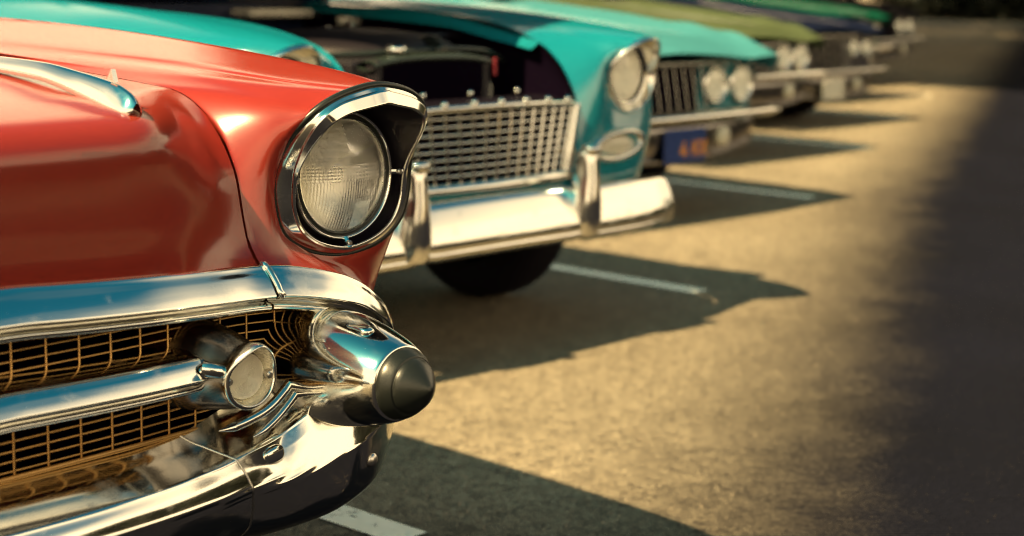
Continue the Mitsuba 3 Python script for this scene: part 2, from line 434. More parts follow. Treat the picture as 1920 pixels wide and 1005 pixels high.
bez = surf(np.stack([base - rr * .002 + [-.004, 0, 0], base * .9 + outer * .1, mid1, outer * .97 + mid1 * .03, outer, outer2, outer2 * .9 + rim * .1, rim * .9 + outer2 * .1, rim, inn, inn2]), 90, 200, cv=True)
both(HL + '__bezel', bez, 'chrome', 40)
both(HL + '__bucket', surf(np.stack([inn2, inn2 * .5 + ringc * .5 + rr * .004, ringc, ringc2]), 16, 200, cv=True), 'black_paint', 50)
both(HL + '__gasket', tube(np.vstack([base, base[:2]]) + rr[np.r_[0:len(rr), 0, 1]] * .002 + [-.004, 0, 0], 0.0058, 8, caps=False), 'rubber', True)
both(HL + '__retaining_ring', lathe([(-.034, .0975), (-.020, .0970), (-.0125, .0955), (-.011, .0935), (-.0125, .0915), (-.018, .0910)], 96, 'x', (0, 0, .807), 30), 'chrome', True)
both(HL + '__ring_seal', lathe([(-.018, .0915), (-.0145, .0905), (-.013, .0875), (-.0135, .0850), (-.020, .0838)], 96, 'x', (0, 0, .807), 16), 'rubber', True)
both(HL + '__reflector', lathe([(-.018, .084), (-.026, .074), (-.040, .058), (-.053, .040), (-.062, .022), (-.066, .008), (-.066, 1e-4)], 96, 'x', (0, 0, .807), 30), 'reflector', True)

# lens: a solid dome of glass whose inner face carries the flutes of a sealed beam
def lens_mesh(R=.0842, bulge=.024):
    n, m = 220, 70
    a = np.arange(n) * 2 * math.pi / n
    r = np.linspace(1, 1e-3, m) * R
    S = (R * R + bulge * bulge) / (2 * bulge)
    h = np.sqrt(S * S - r * r) - (S - bulge)
    Y = r[:, None] * np.cos(a); Z = r[:, None] * np.sin(a)
    X = np.repeat(h[:, None], n, 1) - .0235
    v1, f1 = grid(np.stack([X, Y, Z], -1), cv=True)
    # inner fluted face on a fine square grid, trimmed to the disc by radial mapping
    k = 260
    u = np.linspace(-1, 1, k)
    U, V = np.meshgrid(u, u, indexing='ij')
    Yi = U * np.sqrt(1 - V * V / 2) * R * .998; Zi = V * np.sqrt(1 - U * U / 2) * R * .998
    ri = np.sqrt(Yi * Yi + Zi * Zi)
    hi = np.sqrt(S * S - np.minimum(ri, R) ** 2) - (S - bulge) - .018
    y, z = Yi / .001, Zi / .001
    rib = lambda q, p: np.abs(np.sin(q * math.pi / p))
    d = np.zeros_like(y)
    low = z < -6
    d = np.where(low, .0022 * rib(y, 4.8), d)
    midb = (z >= -6) & (z < 18)
    d = np.where(midb & (y < 12), .0020 * rib(y, 6.0) + .0016 * rib(z, 5.0), d)
    d = np.where(midb & (y >= 12), .0021 * rib(y, 7.0) + .0014 * rib(z, 6.0), d)
    up = z >= 18
    d = np.where(up & (y > -8), .0021 * rib(y + .35 * (z - 18), 4.8), d)
    d = np.where(up & (y <= -8), .0010 * rib(z, 9.0), d)
    blk = (z < -38) & (y > 4) & (y < 40)
    d = np.where(blk, .0004 * rib(y, 11.0), d)
    fade = np.clip((R - ri) / .004, 0, 1)
    v2, f2 = grid(np.stack([hi - d * fade + .005, Yi, Zi], -1))
    f2 = f2[:, ::-1]
    v, f = cat([(v1, f1), (v2, f2[:, ::-1])])
    return v + [0, 0, .807], f
lv, lf = lens_mesh()
both(HL + '__lens', (lv, lf), 'lamp_glass', 25)
both(HL + '__lamp_shield', lathe([(-.035, .012), (-.028, .011), (-.024, .006), (-.023, 1e-4)], 32, 'x', (0, 0, .807)), 'old_chrome', 35)
# three tabs with screws that hold the ring
for a_, ln in ((90, .020), (-90, .020), (180, .018)):
    c = A([0, math.sin(math.radians(a_)), math.cos(math.radians(a_))])
    P0, P1 = A([-.012, 0, .807]) + c * .093, A([-.002, 0, .807]) + c * (.093 + ln * .8)
    both(HL + '__tab', tube([P0, P1], .0052, 10), 'chrome', 30)
    sc = lathe([(-.002, .0048), (.002, .0045), (.0035, .003), (.0035, 1e-4)], 16, 'x', (P0 * .5 + P1 * .5 + A([.005, 0, 0])))
    both(HL + '__screw', sc, 'old_chrome', 30)

# upper grille moulding: centre piece on the hood lip, end pieces that hook round the corners
mprof = A([(-.012, .0015), (.000, .0025), (.0045, .0018), (.007, -.0015), (.008, -.0030), (.017, -.0135), (.0265, -.0270), (.0330, -.0385), (.0338, -.0402), (.0330, -.0420), (.0300, -.0432), (.018, -.0455), (.009, -.0475), (.008, -.0500), (.011, -.0525), (.019, -.0545), (.0225, -.0565), (.0235, -.0595), (.0215, -.0635), (.012, -.0670), (-.012, -.068)]) * [1, .9]
my = np.linspace(-1.283, -0.207, 25)
pts, ups = [], []
ztop = PchipInterpolator([-.745, -.642, -.545, -.445, -.321, -.206], [.734, .732, .725, .718, .709, .7015])
for y in my:
    yy = y if y > YC else 2 * YC - y
    pts.append((planx(y) - .002, y, float(ztop(yy)))); ups.append(((1, 0, 0), (0, 0, 1)))
obj(RED + '__hood_moulding', sweep(pts, [mprof] * len(pts), 120, 170, ups), 'chrome', 40)
st = [((.048, -.203, .7015), (1, 0, 0), (0, 0, 1), 1.0), ((.048, -.165, .697), (1, 0, 0), (0, .05, 1), 1.0), ((.048, -.115, .687), (1, 0, 0), (0, .15, .99), .98), ((.046, -.06, .672), (1, .05, 0), (0, .34, .94), .95),
      ((.043, -.022, .656), (.99, .12, 0), (0, .5, .87), .90), ((.036, .013, .634), (.97, .2, 0), (0, .66, .75), .85), ((.026, .045, .608), (.94, .3, .1), (-.05, .80, .6), .80), ((.012, .070, .580), (.9, .4, .15), (-.1, .88, .46), .72),
      ((-.004, .088, .552), (.86, .46, .2), (-.1, .92, .36), .62), ((-.016, .098, .530), (.84, .5, .2), (-.1, .94, .3), .45)]
un = lambda v: A(v, float) / np.linalg.norm(v)
both(RED + '__fender_moulding', sweep([s[0] for s in st], [mprof * s[3] for s in st], 90, 170, [(un(s[1]), un(s[2])) for s in st]), 'chrome', 50)
col = [A([.046, -.205, .7015]) + [a + .002, 0, b + .001] for a, b in mprof[1:12]]
col = [q + A([0, .012 * (i / 10.0) ** 1.2, 0]) for i, q in enumerate(col)]
both(RED + '__moulding_joint', tube(spl(A(col), 40), .0050, 10), 'chrome', True)

# gold grille wires, each its own piece, and the dark core behind
gx = lambda y: planx(y) - .04
vy = [-.153 - .0503 * i for i in range(24)]
for y in vy:
    x = gx(y)
    obj(RED + '__grille__bar', tube([(x, y, .487), (x, y, .585), (x, y, .672)], .0017, 6), 'gold_wire', True)
for z in list(np.arange(.6465, .578, -.01255)) + [.659] + list(np.arange(.5350, .49, -.01255)):
    yy = np.linspace(2 * YC + .08, -.08, 60)
    obj(RED + '__grille__wire', tube([(gx(y) - .0015, y, z - .012 * ((abs(y - YC) / .66) ** 3)) for y in yy], .0015, 6), 'gold_wire', True)
yy = np.linspace(2 * YC + .1, -.1, 60)
obj(RED + '__grille__rail', tube([(gx(y) + .002, y, .4905 - .02 * (abs(y - YC) / .66) ** 3) for y in yy], .0034, 8), 'gold_wire', True)
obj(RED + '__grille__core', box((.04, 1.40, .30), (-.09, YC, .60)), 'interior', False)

# centre bar
bprof = A([(-.045, .0200), (-.015, .0185), (.010, .0145), (.0215, .0090), (.0230, .0075), (.0245, .0060), (.0310, -.0030), (.0365, -.0125), (.0372, -.0140), (.0365, -.0155), (.0340, -.0166), (.022, -.0190), (.0145, -.0210), (.0135, -.0230), (.0165, -.0252), (.0215, -.0272), (.0230, -.0300), (.0205, -.0335), (.010, -.0360), (-.03, -.0365)])
cb = [y for y in np.linspace(-1.15, -.345, 22)] + [-.335, -.325, -.318]
cpts = [(planx(y) - .004, y, .600 - .012 * max(0, abs(y - YC) - .1) / .33) for y in cb]
cs = [1.0] * 22 + [.93, .72, .42]
cs = A(cs); cs[:3] = [.42, .72, .93]
obj(RED + '__grille_bar', sweep(cpts, [bprof * s for s in cs], 110, 160, [((1, 0, 0), (0, 0, 1))] * len(cb)), 'chrome', 50)

# parking lamp in its pod
PC = A([.128, -.287, .5715])
PL = RED + '__parking_lamp'
th = np.linspace(0, 2 * math.pi, 40, endpoint=False)
def pring(x, ry, rz, dy=0, dz=0, peak=0):
    c, s = np.cos(th), np.sin(th)
    return np.stack([x + peak * np.clip(s, 0, 1) ** 2 + 0 * c, PC[1] + dy + ry * c, PC[2] + dz + rz * s + (.006 * np.clip(s, 0, 1) ** 8 if peak else 0)], 1)
pod = surf(np.stack([pring(-.02, .078, .066, -.022, .004), pring(.03, .068, .062, -.014, .003), pring(.065, .058, .055, -.007, .002), pring(.095, .049, .048, -.002), pring(.112, .0445, .0440), pring(.120, .0425, .0425, 0, 0, .008)]), 40, 96, cv=True)
both(PL + '__pod', pod, 'darkened_chrome', True)
both(PL + '__bezel', surf(np.stack([pring(.118, .0425, .0425, 0, 0, .008), pring(.126, .0428, .0428, 0, 0, .016), pring(.1285, .0405, .0405, 0, 0, .018), pring(.1285, .0380, .0380, 0, 0, .018), pring(.124, .0360, .0360, 0, 0, .012), pring(.117, .0345, .0345), pring(.108, .0315, .0315)]), 50, 96, cv=True), 'chrome', True)
lr = np.linspace(.0318, 1e-4, 120)
both(PL + '__lens', lathe(np.stack([PC[0] * 0 + .111 + .009 * np.sqrt(np.clip(1 - (lr / .0318) ** 2, 0, 1)) + .0006 * np.sin(lr / .0027 * 2 * math.pi), lr], 1), 72, 'x', (0, PC[1], PC[2])), 'frosted_lens', True)
for s_ in (-1, 1):
    both(PL + '__screw', lathe([(.112, .0055), (.124, .0052), (.126, .003), (.126, 1e-4)], 16, 'x', (0, PC[1] + s_ * .0335, PC[2] - .001)), 'old_chrome', 30)
both(PL + '__stem', tube([(planx(-.345) + .024, -.345, .588), (.115, -.325, .584), (.10, -.31, .580)], [.012, .009, .009], 16), 'chrome', True)

# bumper: sections from the grille shelf over the bright face to the underside
def bsec(a, b, c, d, low):
    """shelf a-b, crisp ridge c, flat face down to d, then the underside"""
    a, b, c, d = A(a), A(b), A(c), A(d)
    e = (d - c) / np.linalg.norm(d - c)
    return [tuple(a), tuple((a + b) / 2 + A([-.001, -.001])), tuple(b), tuple(c + (b - c) * .06 + A([-.0004, .0006])), tuple(c), tuple(c + e * .0030), tuple((c + d) / 2 + A([.0012, .0006])), tuple(d - e * .0035), tuple(d), tuple(d + A([-.0012, -.0035])),
            *[tuple(d + A(q)) for q in low]]
LOW = [(-.010, -.026), (-.026, -.062), (-.056, -.092), (-.10, -.108)]
bst = {
    -.745: bsec((.075, .492), (.112, .472), (.150, .449), (.1655, .418), LOW),
    -.60: bsec((.065, .488), (.103, .468), (.141, .446), (.1565, .415), LOW),
    -.45: bsec((.05, .484), (.087, .465), (.125, .446), (.1405, .413), LOW),
    -.33: bsec((.03, .486), (.066, .468), (.103, .449), (.1185, .412), LOW),
    -.262: bsec((.018, .500), (.056, .478), (.094, .458), (.1115, .413), LOW),
    -.205: bsec((.01, .520), (.048, .492), (.086, .468), (.1140, .4125), LOW),
    -.155: bsec((.005, .550), (.046, .522), (.094, .496), (.1190, .420), [(-.012, -.034), (-.030, -.072), (-.060, -.100), (-.105, -.114)]),
    -.105: bsec((.0, .578), (.046, .556), (.098, .535), (.1250, .436), [(-.014, -.042), (-.033, -.083), (-.063, -.112), (-.11, -.126)]),
    -.05: bsec((-.012, .594), (.036, .575), (.092, .556), (.1200, .458), [(-.014, -.046), (-.030, -.092), (-.060, -.124), (-.11, -.140)]),
    0.0: bsec((-.03, .594), (.012, .578), (.064, .560), (.0970, .470), [(-.010, -.046), (-.024, -.090), (-.054, -.122), (-.10, -.140)]),
    .05: bsec((-.055, .586), (-.030, .572), (-.002, .555), (.0520, .478), [(-.006, -.042), (-.018, -.082), (-.045, -.112), (-.09, -.130)]),
    .09: bsec((-.085, .576), (-.068, .562), (-.045, .546), (.0040, .480), [(-.003, -.038), (-.013, -.072), (-.035, -.098), (-.075, -.116)]),
    .122: bsec((-.13, .566), (-.118, .553), (-.100, .539), (-.0550, .480), [(-.002, -.034), (-.010, -.064), (-.03, -.088), (-.07, -.104)]),
}
byk = sorted(bst)
net = [[(x, y, z) for x, z in bst[y]] for y in byk]
tail = A(net[-1]) + [-.10, .022, 0]; tail2 = A(net[-1]) + [-.32, .04, 0]
cen = [[(x, 2 * YC - y, z) for x, z in bst[y]] for y in byk[1:5]][::-1]
def split(net_, i0, i1): return net_[i0:i1]
# centre piece mirrored across, end pieces from the joint outwards
jl = [-.338, -.325, -.308, -.290, -.279, -.270, -.262, -.258, -.264, -.278, -.29]
N = surf([net[i] for i in range(len(net))] + [tail, tail2], 240, 260)[0].reshape(240, 260, 3)
lim = np.interp(np.linspace(0, 1, 260), np.linspace(0, 1, 11), jl)
def cut(side):
    out = np.empty((90 if side else 60, 260, 3))
    for j in range(260):
        yv = N[:, j, 1]; P = N[:, j]
        s0 = np.interp(lim[j] + (.0015 if side else -.0015), yv[:200], np.arange(200))
        t = np.linspace(s0, 239, 90) if side else np.linspace(0, s0, 60)
        for k in range(3): out[:, j, k] = np.interp(t, np.arange(240), P[:, k])
    return out
ctr = cut(False)
mir = ctr.copy(); mir[..., 1] = 2 * YC - mir[..., 1]
obj(RED + '__bumper_bar', grid(np.concatenate([mir[::-1][:-1], ctr])), 'chrome', 40)
wing = cut(True)
both(RED + '__bumper_wing', grid(wing), 'chrome', 40)
jn = ctr[-1]
both(RED + '__bumper_joint', tube(spl(jn[::6], 120) + A([-.0016, .0015, 0]), .0026, 8), 'old_chrome', True)
# curved trim lip between grille and bumper wing, and bolts
lip = [(.088, -.312, .496), (.088, -.285, .497), (.086, -.257, .501), (.083, -.220, .512), (.080, -.196, .526), (.070, -.165, .548)]
both(RED + '__bumper_lip', tube(spl(A(lip), 40), np.interp(np.linspace(0, 1, 40), [0, .15, .8, 1], [.001, .0065, .0075, .005]), 12), 'chrome', True)
lip2 = [(.098, -.262, .480), (.094, -.235, .487), (.090, -.205, .503), (.086, -.178, .522), (.078, -.152, .543)]
both(RED + '__bumper_lip', tube(spl(A(lip2), 40), np.interp(np.linspace(0, 1, 40), [0, .2, .8, 1], [.001, .005, .006, .004]), 12), 'chrome', True)
both(RED + '__bumper_bolt', lathe([(-.004, .0115), (.003, .011), (.007, .008), (.009, .004), (.0095, 1e-4)], 28, 'x', (.102, -.050, .406), 14), 'old_chrome', True)
def pebble_pad(c, s, rot=0):
    t = trimesh.creation.icosphere(3); v = t.vertices * A(s)
    v = np.sign(v) * np.abs(v / A(s)) ** .7 * A(s)
    cc, ss = math.cos(rot), math.sin(rot)
    return v @ A([[1, 0, 0], [0, cc, -ss], [0, ss, cc]]).T + A(c), t.faces
both(RED + '__bumper_bolt', pebble_pad((.094, -.225, .447), (.008, .018, .012), .25), 'chrome', True)

# bullets with rubber tips
BC = (0, -.100, .5500)
BU = RED + '__bumper_bullet'
both(BU + '__shell', lathe([(-.05, .078), (.02, .081), (.075, .0835), (.12, .0800), (.165, .0705), (.200, .0605), (.214, .0550), (.219, .0525), (.2195, .046)], 90, 'x', BC, 60), 'chrome', True)
both(BU + '__rubber_tip', lathe([(.213, .0495), (.2205, .0505), (.228, .0485), (.236, .0440), (.2400, .0412), (.2408, .0385), (.2440, .0378), (.250, .0340), (.260, .0245), (.269, .0140), (.2745, .0065), (.2765, 1e-4)], 80, 'x', BC, 70), 'rubber', True)
both(BU + '__bolt_cap', pebble_pad((.150, -.118, .6155), (.026, .013, .009)), 'chrome', True)

# hood lances
ln_top = A([(.040, -.40, .933), (.028, -.40, .946), (-.008, -.40, .961), (-.086, -.40, .973), (-.176, -.40, .9825), (-.285, -.40, .985), (-.45, -.40, .985), (-.62, -.40, .984)])
sec = []
for i, (x, y, z) in enumerate(ln_top):
    zb = z - [.010, .030, .040, .034, .030, .027, .020, .008][i]; z = z - [.0, .002, .005, .007, .008, .008, .006, .003][i]; w = [.006, .015, .0165, .0150, .014, .0135, .012, .006][i]
    sec.append([(x, y - w, zb), (x, y - w * .98, zb + (z - zb) * .35), (x, y - w * .62, zb + (z - zb) * .72), (x, y - w * .2, z), (x, y + w * .2, z), (x, y + w * .62, zb + (z - zb) * .72), (x, y + w * .98, zb + (z - zb) * .35), (x, y + w, zb)])
both(RED + '__hood_lance', surf(sec, 90, 40), 'chrome', 50)
fin = [(.0, -.404, .958), (-.006, -.404, .975), (-.016, -.404, .961)]
both(RED + '__hood_lance_fin', trimesh.convex.convex_hull(A([(x, y + s, z) for x, y, z in fin for s in (-.0025, .0045)])), 'chrome', False)


# ------------------------------------------------------------------ body behind the nose, shared by every car
def body(key, mat4, paint_, x0, w, zsill, zbelt, zroof, length, glass_x, roof_x, yoff=0.0, roof_mat=None, crest=0.0):
    """tub from the cowl x0 back to the tail, with doors, glass and roof"""
    xs = [x0, x0 - .5, x0 - 1.3, x0 - 2.2, x0 - 2.9, length]
    sc = [1, 1.0, 1.0, 1.0, .985, .90]; zt = [zbelt, zbelt + .005, zbelt, zbelt - .01, zbelt - .02, zbelt - .10]
    net = []
    for x, s, z in zip(xs, sc, zt):
        ww = w * s
        net.append([(x, yoff - ww * .80, zsill), (x, yoff - ww * .97, zsill + .06), (x, yoff - ww, zsill + .28), (x, yoff - ww * .97, z - .08), (x, yoff - ww * .90, z), (x, yoff - ww * .45, z + .01 + crest * .2), (x, yoff, z + .015),
                    (x, yoff + ww * .45, z + .01 + crest * .2), (x, yoff + ww * .90, z), (x, yoff + ww * .97, z - .08), (x, yoff + ww, zsill + .28), (x, yoff + ww * .97, zsill + .06), (x, yoff + ww * .80, zsill)])
    obj(key + '__body', surf(net, 50, 60), paint_, 60, mat4)
    e = A(net[-1]); c = e.mean(0)
    obj(key + '__tail_panel', grid(np.stack([e, e * .5 + c * .5 + [-.08, 0, 0], e * 0 + c + [-.1, 0, 0]])), paint_, 40, mat4)
    gx0, gx1 = glass_x; rx0, rx1 = roof_x; zb = zbelt + .01
    wt, wr = w * .84, w * .66
    roof = []
    for x, dz, ww in ((rx0 + .03, -.03, wr * .97), (rx0 - .12, .0, wr), ((rx0 + rx1) / 2, .035, wr * 1.02), (rx1 + .15, .005, wr), (rx1 - .03, -.035, wr * .96)):
        z = zroof + dz
        roof.append([(x, yoff + t * ww, z - .05 * abs(t) ** 6 - .018 * t * t) for t in (-1, -.93, -.7, -.3, 0, .3, .7, .93, 1)])
    obj(key + '__roof', surf(roof, 30, 40), roof_mat or paint_, 60, mat4)
    cb, ct = A([(gx0, yoff - wt, zb), (gx1, yoff - wt, zb), (gx1, yoff + wt, zb), (gx0, yoff + wt, zb)]), A([(rx0, yoff - wr * .96, zroof - .06), (rx1, yoff - wr * .96, zroof - .07), (rx1, yoff + wr * .96, zroof - .07), (rx0, yoff + wr * .96, zroof - .06)])
    for i in range(4): obj(key + '__pillar', tube([cb[i], ct[i]], .028, 8), paint_, True, mat4)
    obj(key + '__windscreen', (A([cb[0], cb[3], ct[3], ct[0]]) , A([[0, 1, 2], [0, 2, 3]])), 'window', False, mat4)
    obj(key + '__rear_window', (A([cb[2], cb[1], ct[1], ct[2]]), A([[0, 1, 2], [0, 2, 3]])), 'window', False, mat4)
    for a, b in ((0, 1), (2, 3)):
        obj(key + '__side_window', (A([cb[a], cb[b], ct[b], ct[a]]), A([[0, 1, 2], [0, 2, 3]])), 'window', False, mat4)
    for xx in (glass_x[0] - .75, glass_x[0] - 1.75):
        s_ = box((.5, w * 1.5, .5), (xx, yoff, zbelt - .12), .05)
        obj(key + '__bench_seat', s_, 'interior', 30, mat4)


body(RED, np.eye(4), 'red_paint', -1.45, .935, .28, .985, 1.50, -4.75, (-1.62, -3.6), (-1.95, -3.3), YC)
for y in (YC - .76, YC + .76):
    wheel(RED, (-.70, y, .335), np.eye(4), .335, .18, True); wheel(RED, (-3.62, y, .335), np.eye(4), .335, .18, True)
obj(RED + '__floor_pan', box((4.3, 1.5, .08), (-2.35, YC, .30)), 'interior', False)
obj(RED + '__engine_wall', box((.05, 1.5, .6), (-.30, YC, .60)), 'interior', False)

# ================================================================== 2. turquoise car with its hood up
T2 = thing('vintage_car_001', 'turquoise car with its hood raised, open engine bay, square grid grille and heavy chrome bumper', 'car', 'vintage cars parked side by side')
M2 = place(-1.47715, 1.78928, 0.0205)
S2 = np.diag([1.0, -1, 1, 1])
def two(key, mesh, mat, smooth=35, m=M2):
    obj(key, mesh, mat, smooth, m); obj(key, mesh, mat, smooth, m @ S2)

LC2 = A([0, .72, .803])
def circ(R, x, n=18, ph=0): return [(x(a) if callable(x) else x, LC2[1] + R * math.sin(a), LC2[2] + R * math.cos(a)) for a in np.linspace(-math.pi, math.pi, n, endpoint=False) + ph]
n2 = 18
an2 = np.linspace(-math.pi, math.pi, n2, endpoint=False)       # 0 = top, negative = inboard
B2 = A([(.012 + .075 * max(0, math.cos(a)) ** 1.5, LC2[1] + .118 * math.sin(a), LC2[2] + .118 * math.cos(a)) for a in an2])
E2 = A([(.035, .62, .455), (.035, .50, .46), (.035, .415, .475), (.030, .435, .60), (.015, .455, .715), (-.02, .450, .80), (-.15, .455, .905), (-.60, .52, .975), (-1.40, .60, 1.0),
        (-1.40, .72, 1.02), (-1.40, .86, 1.0), (-1.40, .93, .88), (-1.02, .935, .62), (-.62, .94, .735), (-.25, .93, .62), (-.12, .92, .46), (-.04, .86, .45), (.02, .74, .45)])
mids2 = []
for i, (b, e) in enumerate(zip(B2, E2)):
    o = A([0, math.sin(an2[i]), math.cos(an2[i])])
    if i in (8, 9, 10):
        yl = {8: .66, 9: .72, 10: .80}[i]; dz = {8: 0, 9: .006, 10: .002}[i]
        mids2.append([(.045, (b[1] + yl) / 2, .930 + dz), (-.05, yl, .942 + dz), (-.25, yl, .962 + dz), (-.65, yl, .99 + dz)])
    elif i == 7:
        mids2.append([b + o * .02 + [-.02, 0, 0], (-.03, .60, .915), (-.12, .57, .93), (-.30, .545, .952)])
    elif i == 11:
        mids2.append([b + o * .02 + [-.008, 0, .004], (-.05, .865, .905), (-.25, .90, .905), (-.65, .92, .92)])
    elif i in (12, 13, 14, 15):
        mids2.append([b + o * .02 + [-.015, 0, 0], b * .7 + e * .3 + [0, .05, 0], b * .4 + e * .6 + [0, .045, 0], b * .2 + e * .8 + [0, .02, 0]])
    else:
        mids2.append([b + o * .012 + [.004, 0, 0], b * .75 + e * .25 + [.02, 0, 0], b * .5 + e * .5 + [.022, 0, 0], b * .22 + e * .78 + [.012, 0, 0]])
two(T2 + '__fender', radial(B2, E2, mids2, 110, 44, relax=6), 'turquoise_paint', True)
H2 = T2 + '__headlight'
two(H2 + '__bezel', surf(np.stack([[(.012 + dx + (.075 + .0 * dx) * max(0, math.cos(a)) ** 1.5 * k, LC2[1] + R * math.sin(a), LC2[2] + R * math.cos(a)) for a in np.linspace(-math.pi, math.pi, 48, endpoint=False)]
                         for dx, R, k in ((-.005, .121, 1), (.008, .119, 1), (.012, .113, 1), (.004, .108, .8), (-.012, .100, .2), (-.004, .094, 0), (-.006, .088, 0))]), 28, 96, cv=True), 'chrome', 50)
two(H2 + '__lens', hemi(.090, .020, 48, 12, LC2 + A([-.010, 0, 0])), 'milky_lens', True)
two(H2 + '__lamp_can', lathe([(-.02, .118), (-.14, .10), (-.16, 1e-4)], 32, 'x', LC2), 'interior', True)

# grille: vertical and horizontal bars in a chrome frame
gz0, gz1, gw0, gw1 = .512, .720, .395, .455
gxx = lambda y: .055 - .05 * (abs(y) / .45) ** 2
G2 = T2 + '__grille'
for i in range(17):
    t = -1 + 2 * i / 16
    y0, y1 = t * gw0 * .97, t * gw1 * .97
    obj(G2 + '__bar', tube([(gxx(y0), y0, gz0), (gxx(y1), y1, gz1)], .0046, 8), 'chrome', True, M2)
for i in range(9):
    z = gz0 + (gz1 - gz0) * (i + .5) / 9; hw = gw0 + (gw1 - gw0) * (z - gz0) / (gz1 - gz0)
    yy = np.linspace(-hw, hw, 25)
    obj(G2 + '__rail', surf([[(gxx(y) + a, y, z + b) for a, b in ((-.010, .0034), (-.004, .0032), (.000, .0014), (.0012, -.0016), (.000, -.0034), (-.006, -.0040))] for y in yy], 40, 14), 'chrome', True, M2)
fr = [(-gw0, gz0), (gw0, gz0), (gw1, gz1), (-gw1, gz1)]
yy = np.linspace(-gw1, gw1, 30)
obj(G2 + '__top_frame', tube([(gxx(y) + .004, y, gz1 + .004 + .012 * (1 - (y / gw1) ** 2)) for y in yy], .010, 10), 'chrome', True, M2)
yy = np.linspace(-gw0, gw0, 30)
obj(G2 + '__bottom_frame', surf([[(gxx(y) + a, y, gz0 + b) for a, b in ((-.01, .010), (.014, .008), (.020, -.004), (.016, -.018), (-.01, -.022))] for y in yy], 60, 20), 'chrome', 50, M2)
two(G2 + '__side_frame', tube(spl(A([(gxx(.4) + .005, gw0 + .004, gz0 - .005), (gxx(.42) + .006, .425, .6), (gxx(.45) + .004, gw1 + .006, gz1 + .005)]), 16), .011, 10), 'chrome', True)
for i in range(8):
    y = -.40 + .8 * i / 7
    bb = trimesh.creation.icosphere(2, .0115); bb.vertices += [gxx(y) + .006, y, gz1 + .016 + .012 * (1 - (y / gw1) ** 2)]
    obj(G2 + '__bolt', bb, 'chrome', True, M2)
obj(G2 + '__backing', box((.01, .84, .22), (-.045, 0, .615), .002), 'interior', False, M2)
obj(T2 + '__lower_panel', surf([[(gxx(y) + a + .01, y, b) for a, b in ((-.01, .495), (.0, .48), (.02, .465), (.022, .435))] + [(.112 - .06 * (y / .6) ** 2, y, .405), (.116 - .06 * (y / .6) ** 2, y, .37)] for y in np.linspace(-.60, .60, 24)], 48, 24), 'turquoise_paint', 50, M2)

# parking lamp of the turquoise car
pl = surf([[(.045 + dx, .625 + a * s + .012 * math.sin(t) * 0, .588 + b * s * math.sin(t)) if False else (.040 + dx - .10 * max(0, a * s * math.cos(t)) * 1.0, .625 + a * s * math.cos(t), .588 + b * s * math.sin(t) + .010 * s * math.cos(t)) for t in np.linspace(0, 2 * math.pi, 36, endpoint=False)]
           for dx, a, b, s in ((-.03, .145, .052, 1), (.004, .145, .052, 1), (.022, .138, .047, 1), (.024, .118, .035, 1), (.008, .108, .028, 1))], 24, 80, cv=True)
two(T2 + '__parking_lamp__bezel', pl, 'chrome', 50)
pv = trimesh.creation.icosphere(3); pvv = pv.vertices * [.020, .112, .030] + [.038, .625, .588]
two(T2 + '__parking_lamp__lens', (pvv - np.outer(np.maximum(0, pvv[:, 1] - .625) * .10, [1, 0, 0]), pv.faces), 'frosted_lens', True)

# bumper with guards
bx2 = lambda y: .135 - .02 * (abs(y) / .6) ** 2 - .45 * max(0, abs(y) - .62) ** 2
bp = [(-.05, .071), (-.034, .070), (-.022, .062), (-.013, .047), (.003, .016), (.019, -.022), (.026, -.046), (.022, -.058), (.026, -.066), (.020, -.078), (-.03, -.084)]
ys2 = np.r_[np.linspace(-.36, .36, 19)]
def zc(y): return .418 - .004 * (y / .4) ** 2
obj(T2 + '__bumper_bar', surf([[(bx2(y) + a - .0, y, zc(y) + b * (1 - .10 * max(0, abs(y) - .3) / .06)) for a, b in bp] for y in ys2], 80, 60), 'chrome', 50, M2)
ysw = np.r_[.37, .45, .54, .63, .71, .78, .835, .875, .90, .908]
wsc = [1, 1.02, 1.03, 1.03, 1.02, 1.0, .97, .92, .80, .58]
two(T2 + '__bumper_wing', surf([[(bx2(y) + a * s, y, .408 + b * s * .98) for a, b in bp] for y, s in zip(ysw, wsc)] + [[(bx2(.908) + a * .3 - .12, .912, .408 + b * .4) for a, b in bp]], 80, 50), 'chrome', 50)
gd = [[(.115, .365 - w_, z), (.150, .365 - w_ * .9, z), (.172 + dx, .365 - w_ * .4, z), (.176 + dx, .365, z), (.172 + dx, .365 + w_ * .4, z), (.150, .365 + w_ * .9, z), (.115, .365 + w_, z)]
      for z, w_, dx in ((.335, .030, -.02), (.345, .046, -.005), (.40, .052, .004), (.46, .046, .004), (.52, .036, 0), (.56, .033, -.004), (.585, .031, -.01), (.594, .022, -.02), (.596, .004, -.03))]
two(T2 + '__bumper_guard', surf(gd, 60, 40), 'chrome', 50)

two(T2 + '__bumper_guard_cap', lathe([(.588, .027), (.596, .030), (.606, .030), (.612, .024), (.615, .012), (.6155, 1e-4)], 32, 'z', (.150, .365, 0), 24), 'chrome', True)
